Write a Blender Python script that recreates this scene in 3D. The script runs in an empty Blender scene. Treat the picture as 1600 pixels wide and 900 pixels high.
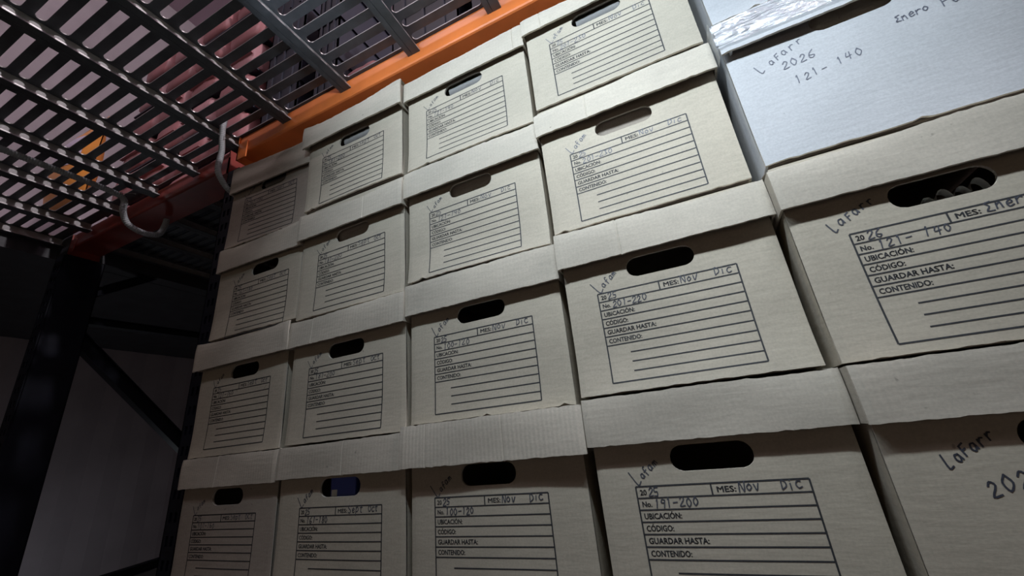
import bpy, math, random
from mathutils import Vector, Matrix, noise

# ---------------------------------------------------------------- camera, world, lamps, exposure
S = bpy.context.scene
COL = S.collection
CAM_R = ((0.9048980, 0.4146101, -0.0962189), (0.2281800, -0.2817268, 0.9319678), (0.3592958, -0.8652910, -0.3495397))
cam_data = bpy.data.cameras.new('camera')
cam_data.sensor_width = 36.0
cam_data.lens = 630.14 / 1600 * 36.0
cam_data.clip_start = 0.02
cam = bpy.data.objects.new('camera', cam_data)
COL.objects.link(cam)
m = Matrix(CAM_R).transposed().to_4x4()
m.translation = Vector((1.10445, -0.64002, -0.76534))
cam.matrix_world = m
S.camera = cam

world = bpy.data.worlds.new('world')
S.world = world
world.use_nodes = True
bg = world.node_tree.nodes['Background']
bg.inputs[0].default_value = (1.0, 0.76, 0.56, 1)
bg.inputs[1].default_value = 0.09

def area(name, loc, target, sx, sy, power, color):
    d = bpy.data.lights.new(name, 'AREA')
    d.shape = 'RECTANGLE'
    d.size, d.size_y = sx, sy
    d.energy = power
    d.color = color
    o = bpy.data.objects.new(name, d)
    COL.objects.link(o)
    o.location = loc
    o.rotation_euler = (Vector(target) - Vector(loc)).to_track_quat('-Z', 'Y').to_euler()
    return o

def bulb(name, loc, r, power, color):
    d = bpy.data.lights.new(name, 'POINT')
    d.shadow_soft_size = r
    d.energy = power
    d.color = color
    o = bpy.data.objects.new(name, d)
    COL.objects.link(o)
    o.location = loc
    return o

# tube below the deck as fitted spot rows, hall lamp above, and added fills
def spot_row(x, half, z, aim, cos_half, power, color):
    for i in range(5):
        d = bpy.data.lights.new('tube_and_fill_spot', 'SPOT')
        d.energy = power / 5
        d.color = color
        d.shadow_soft_size = 0.018
        d.spot_size = 2 * math.acos(cos_half)
        d.spot_blend = 1.0
        o = bpy.data.objects.new('tube_and_fill_spot', d)
        COL.objects.link(o)
        o.location = (x + half * (i - 2) / 2, -0.46, z)
        o.rotation_euler = Vector(aim).to_track_quat('-Z', 'Y').to_euler()
spot_row(0.977, 0.357, 0.149, (0.109, 0.989, -0.807), 0.521, 29.0, (0.755, 0.885, 1.0))
spot_row(1.02, 0.50, 0.13, (-0.10, 0.46, 0.10), 0.84, 18.0, (0.80, 0.90, 1.0))  # added upward spots that brighten the orange beam
spot_row(1.241, 0.265, 0.130, (-0.071, 0.995, -1.237), 0.90, 26.3, (0.847, 0.926, 1.0))
bulb('deck_fill', (1.22, -0.40, 0.165), 0.02, 0.8, (0.7, 0.86, 1.0))  # added bulb, lifts the right-hand deck planks and lips
bulb('hall_lamp', (4.0, -0.35, 3.0), 0.12, 420.0, (1.0, 0.93, 0.95))
area('hall_fill', (-0.2, -2.4, 3.5), (-0.4, 0.1, 0.6), 2.0, 0.4, 36.0, (1.0, 0.86, 0.95))  # added light for the packs and ceiling above the deck

bulb('left_wall_fill', (-2.15, 0.60, -1.28), 0.10, 1.4, (0.85, 0.93, 1.0))  # added fill near the floor, lightens the dark left wall

S.view_settings.view_transform = 'Standard'
S.view_settings.look = 'None'
S.view_settings.gamma = 1.0
S.view_settings.use_curve_mapping = False
S.view_settings.exposure = 0.0

# ---------------------------------------------------------------- helpers
rnd = random.Random(7)

class MB:
    """collects faces, builds one mesh object"""
    def __init__(self):
        self.v, self.f, self.mi = [], [], []
    def face(self, pts, mi=0):
        b = len(self.v)
        self.v.extend([tuple(p) for p in pts])
        self.f.append(tuple(range(b, b + len(pts))))
        self.mi.append(mi)
    def add(self, verts, faces, mi=0):
        b = len(self.v)
        self.v.extend([tuple(p) for p in verts])
        for f in faces:
            self.f.append(tuple(b + i for i in f))
            self.mi.append(mi)
    def box(self, lo, hi, mi=0):
        (x0, y0, z0), (x1, y1, z1) = lo, hi
        v = [(x0, y0, z0), (x1, y0, z0), (x1, y1, z0), (x0, y1, z0), (x0, y0, z1), (x1, y0, z1), (x1, y1, z1), (x0, y1, z1)]
        self.add(v, [(0, 3, 2, 1), (4, 5, 6, 7), (0, 1, 5, 4), (1, 2, 6, 5), (2, 3, 7, 6), (3, 0, 4, 7)], mi)
    def bar(self, p, q, w, h, up=(0, 0, 1), mi=0):
        p, q = Vector(p), Vector(q)
        d = (q - p).normalized()
        s = d.cross(Vector(up)).normalized()
        u = s.cross(d)
        v = []
        for c in (p, q):
            for a, b in ((-1, -1), (1, -1), (1, 1), (-1, 1)):
                v.append(c + s * (a * w / 2) + u * (b * h / 2))
        self.add(v, [(0, 3, 2, 1), (4, 5, 6, 7), (0, 1, 5, 4), (1, 2, 6, 5), (2, 3, 7, 6), (3, 0, 4, 7)], mi)
    def grid(self, pts, nu, nv, mi=0):      # pts[(j*(nu)+i)]
        self.add(pts, [(j * nu + i, j * nu + i + 1, (j + 1) * nu + i + 1, (j + 1) * nu + i) for j in range(nv - 1) for i in range(nu - 1)], mi)
    def tube(self, path, radii, n=10, mi=0, caps=True):
        path = [Vector(p) for p in path]
        rings = []
        d0 = (path[1] - path[0]).normalized()
        ref = Vector((0, 0, 1)) if abs(d0.z) < 0.9 else Vector((1, 0, 0))
        side = d0.cross(ref).normalized()
        for i, p in enumerate(path):
            d = (path[min(i + 1, len(path) - 1)] - path[max(i - 1, 0)]).normalized()
            side = (side - d * side.dot(d)).normalized()
            up = d.cross(side)
            r = radii if not hasattr(radii, '__len__') else radii[i]
            rings.append([p + side * (r * math.cos(2 * math.pi * k / n)) + up * (r * math.sin(2 * math.pi * k / n)) for k in range(n)])
        v = [p for r in rings for p in r]
        f = [(i * n + k, i * n + (k + 1) % n, (i + 1) * n + (k + 1) % n, (i + 1) * n + k) for i in range(len(rings) - 1) for k in range(n)]
        if caps:
            f.append(tuple(range(n - 1, -1, -1)))
            f.append(tuple((len(rings) - 1) * n + k for k in range(n)))
        self.add(v, f, mi)
    def build(self, name, mats, parent=None, smooth=False, bevel=0.0, loc=None):
        me = bpy.data.meshes.new(name)
        me.from_pydata(self.v, [], self.f)
        for mt in (mats if isinstance(mats, (list, tuple)) else [mats]):
            me.materials.append(mt)
        me.polygons.foreach_set('material_index', self.mi)
        if smooth:
            me.polygons.foreach_set('use_smooth', [True] * len(self.f))
        me.update()
        o = bpy.data.objects.new(name, me)
        COL.objects.link(o)
        if parent: o.parent = parent
        if loc: o.location = loc
        if bevel:
            b = o.modifiers.new('bevel', 'BEVEL')
            b.width = bevel
            b.segments = 2
            b.limit_method = 'ANGLE'
        return o

def weld(o, dist=1e-5):
    import bmesh
    bm = bmesh.new()
    bm.from_mesh(o.data)
    bmesh.ops.remove_doubles(bm, verts=bm.verts, dist=dist)
    bmesh.ops.recalc_face_normals(bm, faces=bm.faces)
    bm.to_mesh(o.data)
    bm.free()
    return o

def thing(name, label, cat, loc=(0, 0, 0), rz=0.0, group=None):
    o = bpy.data.objects.new(name, None)
    COL.objects.link(o)
    o.empty_display_size = 0.05
    o.location = loc
    o.rotation_euler = (0, 0, rz)
    return tag(o, label, cat, group)

def tag(o, label, cat, group=None):
    o['label'] = label
    o['category'] = cat
    if group: o['group'] = group
    return o

def structure(o, label=None):
    o['kind'] = 'structure'
    return o

# ---------------------------------------------------------------- materials
def mat(name, color, rough=0.6, metal=0.0, var=0.0, vscale=20.0, bump=0.0, bscale=200.0, spec=0.5, emit=None):
    M = bpy.data.materials.new(name)
    M.use_nodes = True
    nt = M.node_tree
    p = nt.nodes['Principled BSDF']
    p.inputs['Base Color'].default_value = (*color, 1)
    p.inputs['Roughness'].default_value = rough
    p.inputs['Metallic'].default_value = metal
    p.inputs['Specular IOR Level'].default_value = spec
    tc = nt.nodes.new('ShaderNodeTexCoord')
    if var:
        n = nt.nodes.new('ShaderNodeTexNoise')
        n.inputs['Scale'].default_value = vscale
        n.inputs['Detail'].default_value = 6
        nt.links.new(tc.outputs['Object'], n.inputs['Vector'])
        r = nt.nodes.new('ShaderNodeValToRGB')
        r.color_ramp.elements[0].position = 0.3
        r.color_ramp.elements[1].position = 0.7
        r.color_ramp.elements[0].color = (*[c * (1 - var) for c in color], 1)
        r.color_ramp.elements[1].color = (*[min(1, c * (1 + var)) for c in color], 1)
        nt.links.new(n.outputs['Fac'], r.inputs['Fac'])
        nt.links.new(r.outputs['Color'], p.inputs['Base Color'])
    if bump:
        n2 = nt.nodes.new('ShaderNodeTexNoise')
        n2.inputs['Scale'].default_value = bscale
        n2.inputs['Detail'].default_value = 4
        nt.links.new(tc.outputs['Object'], n2.inputs['Vector'])
        b = nt.nodes.new('ShaderNodeBump')
        b.inputs['Strength'].default_value = bump
        b.inputs['Distance'].default_value = 0.002
        nt.links.new(n2.outputs['Fac'], b.inputs['Height'])
        nt.links.new(b.outputs['Normal'], p.inputs['Normal'])
    if emit:
        p.inputs['Emission Color'].default_value = (*emit[:3], 1)
        p.inputs['Emission Strength'].default_value = emit[3]
    return M

def cardboard(name, color, rib=0.07, streak=0.07):
    """kraft board: blotchy tone, fine fibres lying across, faint upright flutes"""
    M = mat(name, color, rough=0.8, spec=0.25)
    nt = M.node_tree
    L = nt.links
    p = nt.nodes['Principled BSDF']
    tc = next(n for n in nt.nodes if n.type == 'TEX_COORD')
    info = nt.nodes.new('ShaderNodeObjectInfo')
    off = nt.nodes.new('ShaderNodeVectorMath'); off.operation = 'ADD'
    sc = nt.nodes.new('ShaderNodeVectorMath'); sc.operation = 'SCALE'
    sc.inputs[0].default_value = (7.3, 3.1, 5.7)
    L.new(info.outputs['Random'], sc.inputs['Scale'])
    L.new(tc.outputs['Object'], off.inputs[0]); L.new(sc.outputs[0], off.inputs[1])
    n1 = nt.nodes.new('ShaderNodeTexNoise'); n1.inputs['Scale'].default_value = 9; n1.inputs['Detail'].default_value = 5
    L.new(off.outputs[0], n1.inputs['Vector'])
    mp = nt.nodes.new('ShaderNodeMapping'); mp.inputs['Scale'].default_value = (34, 34, 150)
    L.new(off.outputs[0], mp.inputs['Vector'])
    n2 = nt.nodes.new('ShaderNodeTexNoise'); n2.inputs['Scale'].default_value = 1; n2.inputs['Detail'].default_value = 5
    L.new(mp.outputs[0], n2.inputs['Vector'])
    n3 = nt.nodes.new('ShaderNodeTexNoise'); n3.inputs['Scale'].default_value = 330; n3.inputs['Detail'].default_value = 2
    L.new(off.outputs[0], n3.inputs['Vector'])
    def mix(fac_out, amount):
        r = nt.nodes.new('ShaderNodeMapRange')
        r.inputs['From Min'].default_value = 0.3; r.inputs['From Max'].default_value = 0.7
        r.inputs['To Min'].default_value = 1 - amount; r.inputs['To Max'].default_value = 1 + amount
        L.new(fac_out, r.inputs['Value'])
        return r.outputs[0]
    mul = nt.nodes.new('ShaderNodeMath'); mul.operation = 'MULTIPLY'
    L.new(mix(n1.outputs['Fac'], 0.05), mul.inputs[0]); L.new(mix(n2.outputs['Fac'], streak * 0.6), mul.inputs[1])
    mul2 = nt.nodes.new('ShaderNodeMath'); mul2.operation = 'MULTIPLY'
    L.new(mul.outputs[0], mul2.inputs[0]); L.new(mix(n3.outputs['Fac'], 0.06), mul2.inputs[1])
    # sparse dark flecks
    fl = nt.nodes.new('ShaderNodeTexNoise'); fl.inputs['Scale'].default_value = 95; fl.inputs['Detail'].default_value = 1
    L.new(off.outputs[0], fl.inputs['Vector'])
    fr = nt.nodes.new('ShaderNodeMapRange')
    fr.inputs['From Min'].default_value = 0.78; fr.inputs['From Max'].default_value = 0.84
    fr.inputs['To Min'].default_value = 1.0; fr.inputs['To Max'].default_value = 0.6
    L.new(fl.outputs['Fac'], fr.inputs['Value'])
    mul3 = nt.nodes.new('ShaderNodeMath'); mul3.operation = 'MULTIPLY'
    L.new(mul2.outputs[0], mul3.inputs[0]); L.new(fr.outputs[0], mul3.inputs[1])
    cm = nt.nodes.new('ShaderNodeVectorMath'); cm.operation = 'SCALE'
    cm.inputs[0].default_value = color
    L.new(mul3.outputs[0], cm.inputs['Scale'])
    L.new(cm.outputs[0], p.inputs['Base Color'])
    w = nt.nodes.new('ShaderNodeTexWave'); w.wave_type = 'BANDS'; w.bands_direction = 'X'
    w.inputs['Scale'].default_value = 42; w.inputs['Distortion'].default_value = 1.2; w.inputs['Detail'].default_value = 2
    L.new(tc.outputs['Object'], w.inputs['Vector'])
    add = nt.nodes.new('ShaderNodeMath'); add.operation = 'MULTIPLY_ADD'
    L.new(w.outputs['Fac'], add.inputs[0]); add.inputs[1].default_value = rib; L.new(n2.outputs['Fac'], add.inputs[2])
    b = nt.nodes.new('ShaderNodeBump'); b.inputs['Strength'].default_value = 0.35; b.inputs['Distance'].default_value = 0.0012
    L.new(add.outputs[0], b.inputs['Height'])
    L.new(b.outputs['Normal'], p.inputs['Normal'])
    return M

KRAFT = cardboard('kraft_board', (0.488, 0.438, 0.352))
KRAFT_LID = cardboard('kraft_board_ribbed', (0.505, 0.46, 0.385), rib=0.22)
KRAFT_RIB = cardboard('kraft_board_strongly_ribbed', (0.55, 0.50, 0.42), rib=0.6)
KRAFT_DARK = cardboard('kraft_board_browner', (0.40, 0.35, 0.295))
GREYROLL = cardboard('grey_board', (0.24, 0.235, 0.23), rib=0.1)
PALE = cardboard('pale_board', (0.50, 0.51, 0.525), rib=0.03, streak=0.035)
FRAY = mat('torn_board_edge', (0.60, 0.55, 0.47), rough=0.9, bump=0.5, bscale=400)
INNER = mat('board_inside', (0.26, 0.21, 0.17), rough=0.9)
PRINT = mat('printed_ink', (0.035, 0.036, 0.04), rough=0.7, var=0.3, vscale=300)
PEN = mat('pen_ink', (0.075, 0.08, 0.10), rough=0.6, var=0.3, vscale=500)
PENCIL = mat('pale_pen_ink', (0.125, 0.135, 0.175), rough=0.6, var=0.3, vscale=500)
MARKER = mat('marker_ink', (0.05, 0.055, 0.075), rough=0.6, var=0.3, vscale=500)
ORANGE = mat('orange_enamel', (0.92, 0.245, 0.06), rough=0.38, var=0.10, vscale=14, bump=0.12, bscale=60)
RED = mat('red_enamel', (0.30, 0.045, 0.032), rough=0.35, var=0.25, vscale=9, bump=0.12, bscale=60)
BLACK = mat('black_enamel', (0.035, 0.037, 0.045), rough=0.5, var=0.25, vscale=12)
POST = mat('dark_blue_enamel', (0.007, 0.009, 0.018), spec=0.25, rough=0.55, var=0.3, vscale=10)
DECK = mat('dark_deck_steel', (0.075, 0.082, 0.095), rough=0.45, var=0.25, vscale=25, bump=0.1, bscale=90)  # dark copy of the deck steel, its unlit underside put into the colour
STEEL_RIMLIT = mat('steel_and_lit_rim', (0.34, 0.33, 0.33), rough=0.4, metal=0.5)  # slot walls take this pale tone to paint in their lit rims
FLANGE_LIT = mat('lit_flange', (0.46, 0.46, 0.46), rough=0.6, metal=0.0, spec=0.3, var=0.15, vscale=40)  # pale copy of the deck steel, light on the inner flange painted in
CONDUIT = mat('grey_conduit', (0.40, 0.43, 0.45), rough=0.55)
CONCRETE = mat('concrete', (0.23, 0.22, 0.21), rough=0.9, var=0.2, vscale=6, bump=0.3, bscale=30)
WALLPAINT = mat('wall_paint', (0.38, 0.33, 0.36), rough=0.85, var=0.12, vscale=3)
CEIL = mat('ceiling_paint', (0.50, 0.38, 0.45), rough=0.85, var=0.04, vscale=2)

# ---------------------------------------------------------------- setting
def slab(name, lo, hi, mt):
    b = MB(); b.box(lo, hi)
    return structure(b.build(name, mt))
slab('floor', (-2.9, -3.0, -1.50), (5.2, 2.1, -1.40), CONCRETE)
slab('ceiling', (-2.9, -3.0, 3.6), (5.2, 1.8, 3.7), CEIL)
slab('wall_back', (-2.9, 1.70, -1.40), (5.2, 1.80, 3.6), WALLPAINT)
b = MB()                                              # ribbed sheet wall at the far end
n = 46
prof = []
for i in range(n + 1):
    y = -3.0 + 4.7 * i / n
    prof.append((-2.8 + (0.007 if i % 2 else 0.0), y))
for (xa, ya), (xb, yb) in zip(prof, prof[1:]):
    b.face([(xa, ya, -1.4), (xb, yb, -1.4), (xb, yb, 3.6), (xa, ya, 3.6)])
b.box((-2.9, -3.0, -1.4), (-2.83, 1.7, 3.6))
structure(b.build('wall_left', WALLPAINT))
b = MB()                                              # solid upper floor at left; other slabs added to block hall light
b.box((-2.8, -3.0, 0.15), (-1.285, 1.70, 0.25)); b.box((2.36, -3.0, 0.15), (5.2, 1.70, 0.25)); b.box((-1.285, -3.0, 0.15), (2.36, -1.16, 0.25)); b.box((-1.185, 1.06, 0.15), (2.36, 1.70, 0.25)); b.box((-1.285, 0.0195, 0.1515), (-1.198, 1.70, 0.25)); b.box((-1.285, 0.13, 0.2437), (-1.1875, 1.70, 0.25))
structure(b.build('floor', BLACK))

# ---------------------------------------------------------------- rack: posts, braces, beams
def post_mesh(x0, x1, y0, y1, z0, z1, side=0):
    """folded upright with a row of punched slots near each edge of its front, and on one side"""
    b = MB()
    w = x1 - x0
    xs = [x0, x0 + w * 0.22, x0 + w * 0.42, x0 + w * 0.58, x0 + w * 0.78, x1]
    pitch = 0.05
    nz = int((z1 - z0) / pitch)
    for k in range(nz):
        za = z0 + k * pitch
        zs = [za, za + 0.014, za + 0.036, za + pitch if k < nz - 1 else z1]
        for i in range(5):
            for j in range(3):
                q = [(xs[i], y0, zs[j]), (xs[i + 1], y0, zs[j]), (xs[i + 1], y0, zs[j + 1]), (xs[i], y0, zs[j + 1])]
                if j == 1 and i in (1, 3):
                    yb = y0 + 0.003
                    r = [(p[0], yb, p[2]) for p in q]
                    for a in range(4):
                        b.face([q[a], q[(a + 1) % 4], r[(a + 1) % 4], r[a]])
                    continue
                b.face(q)
    t = 0.003
    b.box((x0, y0, z0), (x0 + t, y1, z1)); b.box((x1 - t, y0, z0), (x1, y1, z1))
    b.box((x0, y1 - t, z0), (x0 + w * 0.3, y1, z1)); b.box((x1 - w * 0.3, y1 - t, z0), (x1, y1, z1))
    b.box((x0, y0 + 0.004, z0), (x1, y0 + 0.006, z1))       # web behind the slots
    return b

def frame(x0, x1, yf, depth, ztop, label, bars):
    t = thing('upright_frame', label, 'rack', ((x0 + x1) / 2, yf, -1.40))
    for y in (yf, yf + depth - 0.135):
        o = post_mesh(x0, x1, y, y + 0.135, -1.388, ztop).build('post', POST, t)
        o.matrix_parent_inverse = Matrix.Translation(-Vector(t.location))
        b = MB(); b.box((x0 - 0.03, y - 0.02, -1.40), (x1 + 0.03, y + 0.155, -1.388))
        o = b.build('foot_plate', POST, t); o.matrix_parent_inverse = Matrix.Translation(-Vector(t.location))
    for (ya, za, yb, zb, h) in bars:
        b = MB()
        xm = (x0 + x1) / 2
        p, q = Vector((xm, ya, za)), Vector((xm, yb, zb))
        u = Vector((1, 0, 0)).cross((q - p).normalized())
        b.bar(p, q, 0.030, h, up=u)                          # channel: web and two flanges
        for s in (-1, 1):
            b.bar(p + u * s * h / 2 + Vector((0.012, 0, 0)), q + u * s * h / 2 + Vector((0.012, 0, 0)), 0.045, 0.003, up=u)
        o = b.build('brace', POST, t); o.matrix_parent_inverse = Matrix.Translation(-Vector(t.location))
    return t

frame(-1.27, -1.20, 0.014, 1.05, 0.150, 'dark steel rack frame with crossing braces standing at the far left in the gloom',
      [(0.14, -0.112, 0.94, -0.085, 0.030), (0.13, -0.185, 0.94, -0.955, 0.052), (0.15, 0.02, 0.34, 0.16, 0.035), (0.14, -1.15, 0.94, -1.10, 0.030)])
frame(-0.142, -0.086, 0.020, 1.05, 0.150, 'dark blue perforated upright post directly beside the leftmost stack of file boxes',
      [(0.15, -0.35, 0.94, -1.05, 0.045), (0.15, -1.2, 0.94, -1.2, 0.03)])

def beam(label, x0, x1, y0, mt):
    t = thing('load_beam', label, 'beam', (x0, y0, 0.177))
    b = MB()
    yb = y0 + 0.100
    for i in range(12):                                      # rolled box section with rounded lower front edge
        xa, xb = x0 + (x1 - x0) * i / 12, x0 + (x1 - x0) * (i + 1) / 12
        pr = [(yb, 0.243), (y0 + 0.003, 0.243), (y0, 0.240), (y0, 0.183), (y0 + 0.002, 0.179), (y0 + 0.006, 0.1775), (yb, 0.1775)]
        for (ya, za), (yc, zc) in zip(pr, pr[1:] + pr[:1]):
            b.face([(xa, ya, za), (xb, ya, za), (xb, yc, zc), (xa, yc, zc)])
    def put(o):
        o.parent = t; o.matrix_parent_inverse = Matrix.Translation(-Vector(t.location)); return o
    put(weld(b.build('beam_body', mt, None)))
    for xe in (x0, x1):
        s = 1 if xe == x0 else -1
        c = MB()
        c.box((min(xe, xe + s * 0.005), y0 - 0.004, 0.152), (max(xe, xe + s * 0.005), yb, 0.243))
        c.box((min(xe, xe + s * 0.045), y0 - 0.004, 0.152), (max(xe, xe + s * 0.045), y0 - 0.0005, 0.215))
        put(c.build('end_connector', mt, None))
    return t
beam('bright orange steel beam running over the tops of the file box stacks', -0.068, 2.35, 0.0, ORANGE)
beam('dark red steel beam at left with grey conduit looping under it', -1.195, -0.147, 0.023, RED)
beam('rear dark red beam deep behind the left bay under the decking', -1.195, -0.147, 0.90, RED)

# lower shelf that carries the boxes
t = thing('rack_shelf', 'low steel shelf under the stacks of file boxes', 'shelf', (0.95, 0.0, -1.40))
b = MB(); b.box((-0.068, -0.02, -1.045), (2.35, 0.60, -1.030)); b.build('shelf_panel', DECK, t).matrix_parent_inverse = Matrix.Translation(-Vector(t.location))
for y in (0.03, 0.55):
    b = MB(); b.box((-0.068, y, -1.13), (2.35, y + 0.05, -1.045)); b.build('shelf_beam', ORANGE, t).matrix_parent_inverse = Matrix.Translation(-Vector(t.location))
for x in (-0.04, 1.2, 2.29):
    for y in (0.03, 0.55):
        b = MB(); b.box((x, y, -1.40), (x + 0.05, y + 0.05, -1.13)); b.build('shelf_leg', POST, t).matrix_parent_inverse = Matrix.Translation(-Vector(t.location))

# ---------------------------------------------------------------- punched steel decking
PITCH = 0.0404
ZP = 0.2445                                                   # underside of the plate
def plank_mesh(width, y0, y1, phase, lipL=0.022, lipR=0.014):
    """one folded plank: plate with rolled slots, two hanging flanges with inward lips; x from 0"""
    b = MB()
    t, zb, th = 0.0014, 0.207, 0.003
    xa, xb = 0.0108, width - 0.022
    hw = 0.0095
    zt = ZP + th
    j0 = math.ceil((y0 - phase + PITCH / 2) / PITCH); j1 = math.floor((y1 - phase - PITCH / 2) / PITCH)
    ya, yb = phase + (j0 - 0.5) * PITCH, phase + (j1 + 0.5) * PITCH
    b.box((t, y0, ZP), (width - t, ya, ZP + t)); b.box((t, yb, ZP), (width - t, y1, ZP + t))
    for j in range(j0, j1 + 1):
        yc = phase + j * PITCH
        inner = []
        for k in range(7):
            a = math.pi * 0.5 + math.pi * k / 6
            inner.append((xa + hw + hw * math.cos(a), yc + hw * math.sin(a)))
        for k in range(7):
            a = -math.pi * 0.5 + math.pi * k / 6
            inner.append((xb - hw + hw * math.cos(a), yc + hw * math.sin(a)))
        u, v = yc + PITCH / 2, yc - PITCH / 2
        outer = [(xa + hw, u), (t, u), (t, yc + hw * 0.6), (t, yc), (t, yc - hw * 0.6), (t, v), (xa + hw, v),
                 (xb - hw, v), (width - t, v), (width - t, yc - hw * 0.6), (width - t, yc), (width - t, yc + hw * 0.6), (width - t, u), (xb - hw, u)]
        n = 14
        I0 = [(x, y, ZP) for x, y in inner]; O0 = [(x, y, ZP) for x, y in outer]
        I1 = [(x, y, zt) for x, y in inner]
        b.add(O0 + I0, [(k, (k + 1) % n, n + (k + 1) % n, n + k) for k in range(n)], 0)
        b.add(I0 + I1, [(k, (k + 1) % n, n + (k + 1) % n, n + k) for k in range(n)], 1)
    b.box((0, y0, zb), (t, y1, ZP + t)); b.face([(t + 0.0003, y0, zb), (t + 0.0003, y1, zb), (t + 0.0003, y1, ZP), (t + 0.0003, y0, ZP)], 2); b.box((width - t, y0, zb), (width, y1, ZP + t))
    b.box((t, y0, zb), (lipL, y1, zb + t)); b.box((width - lipR, y0, zb), (width - t, y1, zb + t))
    b.box((lipL - t, y0, zb + t), (lipL, y1, zb + 0.005), 1)    # rolled lip edge in the same pale tone as the slot rims
    return b
t = thing('steel_deck', 'dark punched steel decking overhead at upper left, resting on the orange beam', 'decking', (0.0, -0.5, ZP))
W = 0.238
PH = {-6: 0.0146, -5: 0.0146, -4: 0.0146, -3: 0.0072, -2: -0.0023, -1: -0.0077, 0: -0.0174, 1: -0.0148}
for k in range(-5, 10):  # planks past the right end are unseen, added to block hall light
    o = plank_mesh(W - 0.001, -1.15, -0.006 if k < -10 else 0.018, PH.get(k, -0.016)).build('deck_plank', [DECK, STEEL_RIMLIT, FLANGE_LIT], t)
    o.matrix_parent_inverse = Matrix.Translation(-Vector(t.location))
    o.location = (-0.088 + W * k, 0, 0)
t = thing('steel_deck', 'punched steel decking behind the dark red beam, seen below it at left', 'decking', (0.0, 0.6, ZP))
for k in range(-4, 7):
    o = plank_mesh(W - 0.001, 0.128, 1.00, 0.206).build('deck_plank', [DECK, STEEL_RIMLIT, FLANGE_LIT], t)
    o.matrix_parent_inverse = Matrix.Translation(-Vector(t.location))
    o.location = (-0.235 + W * (k - 0), 0, 0)

# ---------------------------------------------------------------- flexible conduits
def smooth_path(pts, n=8):
    pts = [Vector(p) for p in pts]
    P = [pts[0] * 2 - pts[1]] + pts + [pts[-1] * 2 - pts[-2]]
    out = []
    for i in range(1, len(P) - 2):
        for k in range(n):
            t = k / n
            a, b_, c, d = P[i - 1], P[i], P[i + 1], P[i + 2]
            out.append(0.5 * ((2 * b_) + (c - a) * t + (2 * a - 5 * b_ + 4 * c - d) * t * t + (3 * b_ - a - 3 * c + d) * t ** 3))
    out.append(P[-2])
    return out
def resample(path, step):
    out = [path[0]]
    acc = 0.0
    for a, b_ in zip(path, path[1:]):
        L = (b_ - a).length
        pos = step - acc
        while pos <= L:
            out.append(a.lerp(b_, pos / L)); pos += step
        acc = (acc + L) % step
    return out
def conduit(label, pts, r, tie_at):
    t = thing('conduit', label, 'conduit', pts[0])
    path = resample(smooth_path(pts), 0.0016)
    b = MB()
    b.tube(path, [r * (1.0 if i % 4 < 2 else 0.88) for i in range(len(path))], 14)
    b.build('corrugated_tube', CONDUIT, t, smooth=True).matrix_parent_inverse = Matrix.Translation(-Vector(pts[0]))
    c = MB()
    p = Vector(tie_at)
    ring = [p + Vector((1.25 * r * math.cos(a * math.pi / 8), 0, 1.25 * r * math.sin(a * math.pi / 8))) for a in range(17)]
    c.tube(ring, 0.0012, 5)
    c.tube([p + Vector((1.2 * r, 0, 0.003)), p + Vector((1.2 * r + 0.02, 0.012, 0.004)), p + Vector((1.2 * r + 0.045, 0.02, -0.004))], 0.0009, 5)
    c.build('cable_tie', STEEL_RIMLIT, t).matrix_parent_inverse = Matrix.Translation(-Vector(pts[0]))
conduit('short grey ribbed conduit hanging in a bend beside the blue upright post',
        [(-0.066, -0.058, 0.275), (-0.066, -0.058, 0.235), (-0.067, -0.054, 0.200), (-0.068, -0.048, 0.155), (-0.068, -0.049, 0.09), (-0.068, -0.034, 0.06), (-0.068, -0.008, 0.038), (-0.068, 0.05, 0.02)], 0.0088, (-0.067, -0.054, 0.200))
conduit('longer grey ribbed conduit running under the deck and looping below the red beam',
        [(-0.62, -0.90, 0.193), (-0.62, -0.35, 0.193), (-0.62, -0.21, 0.194), (-0.62, -0.085, 0.192), (-0.62, -0.048, 0.178), (-0.62, -0.043, 0.134), (-0.62, -0.020, 0.092), (-0.62, 0.030, 0.078), (-0.62, 0.074, 0.093), (-0.62, 0.087, 0.138), (-0.62, 0.088, 0.165)], 0.0105, (-0.62, -0.062, 0.190))

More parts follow.
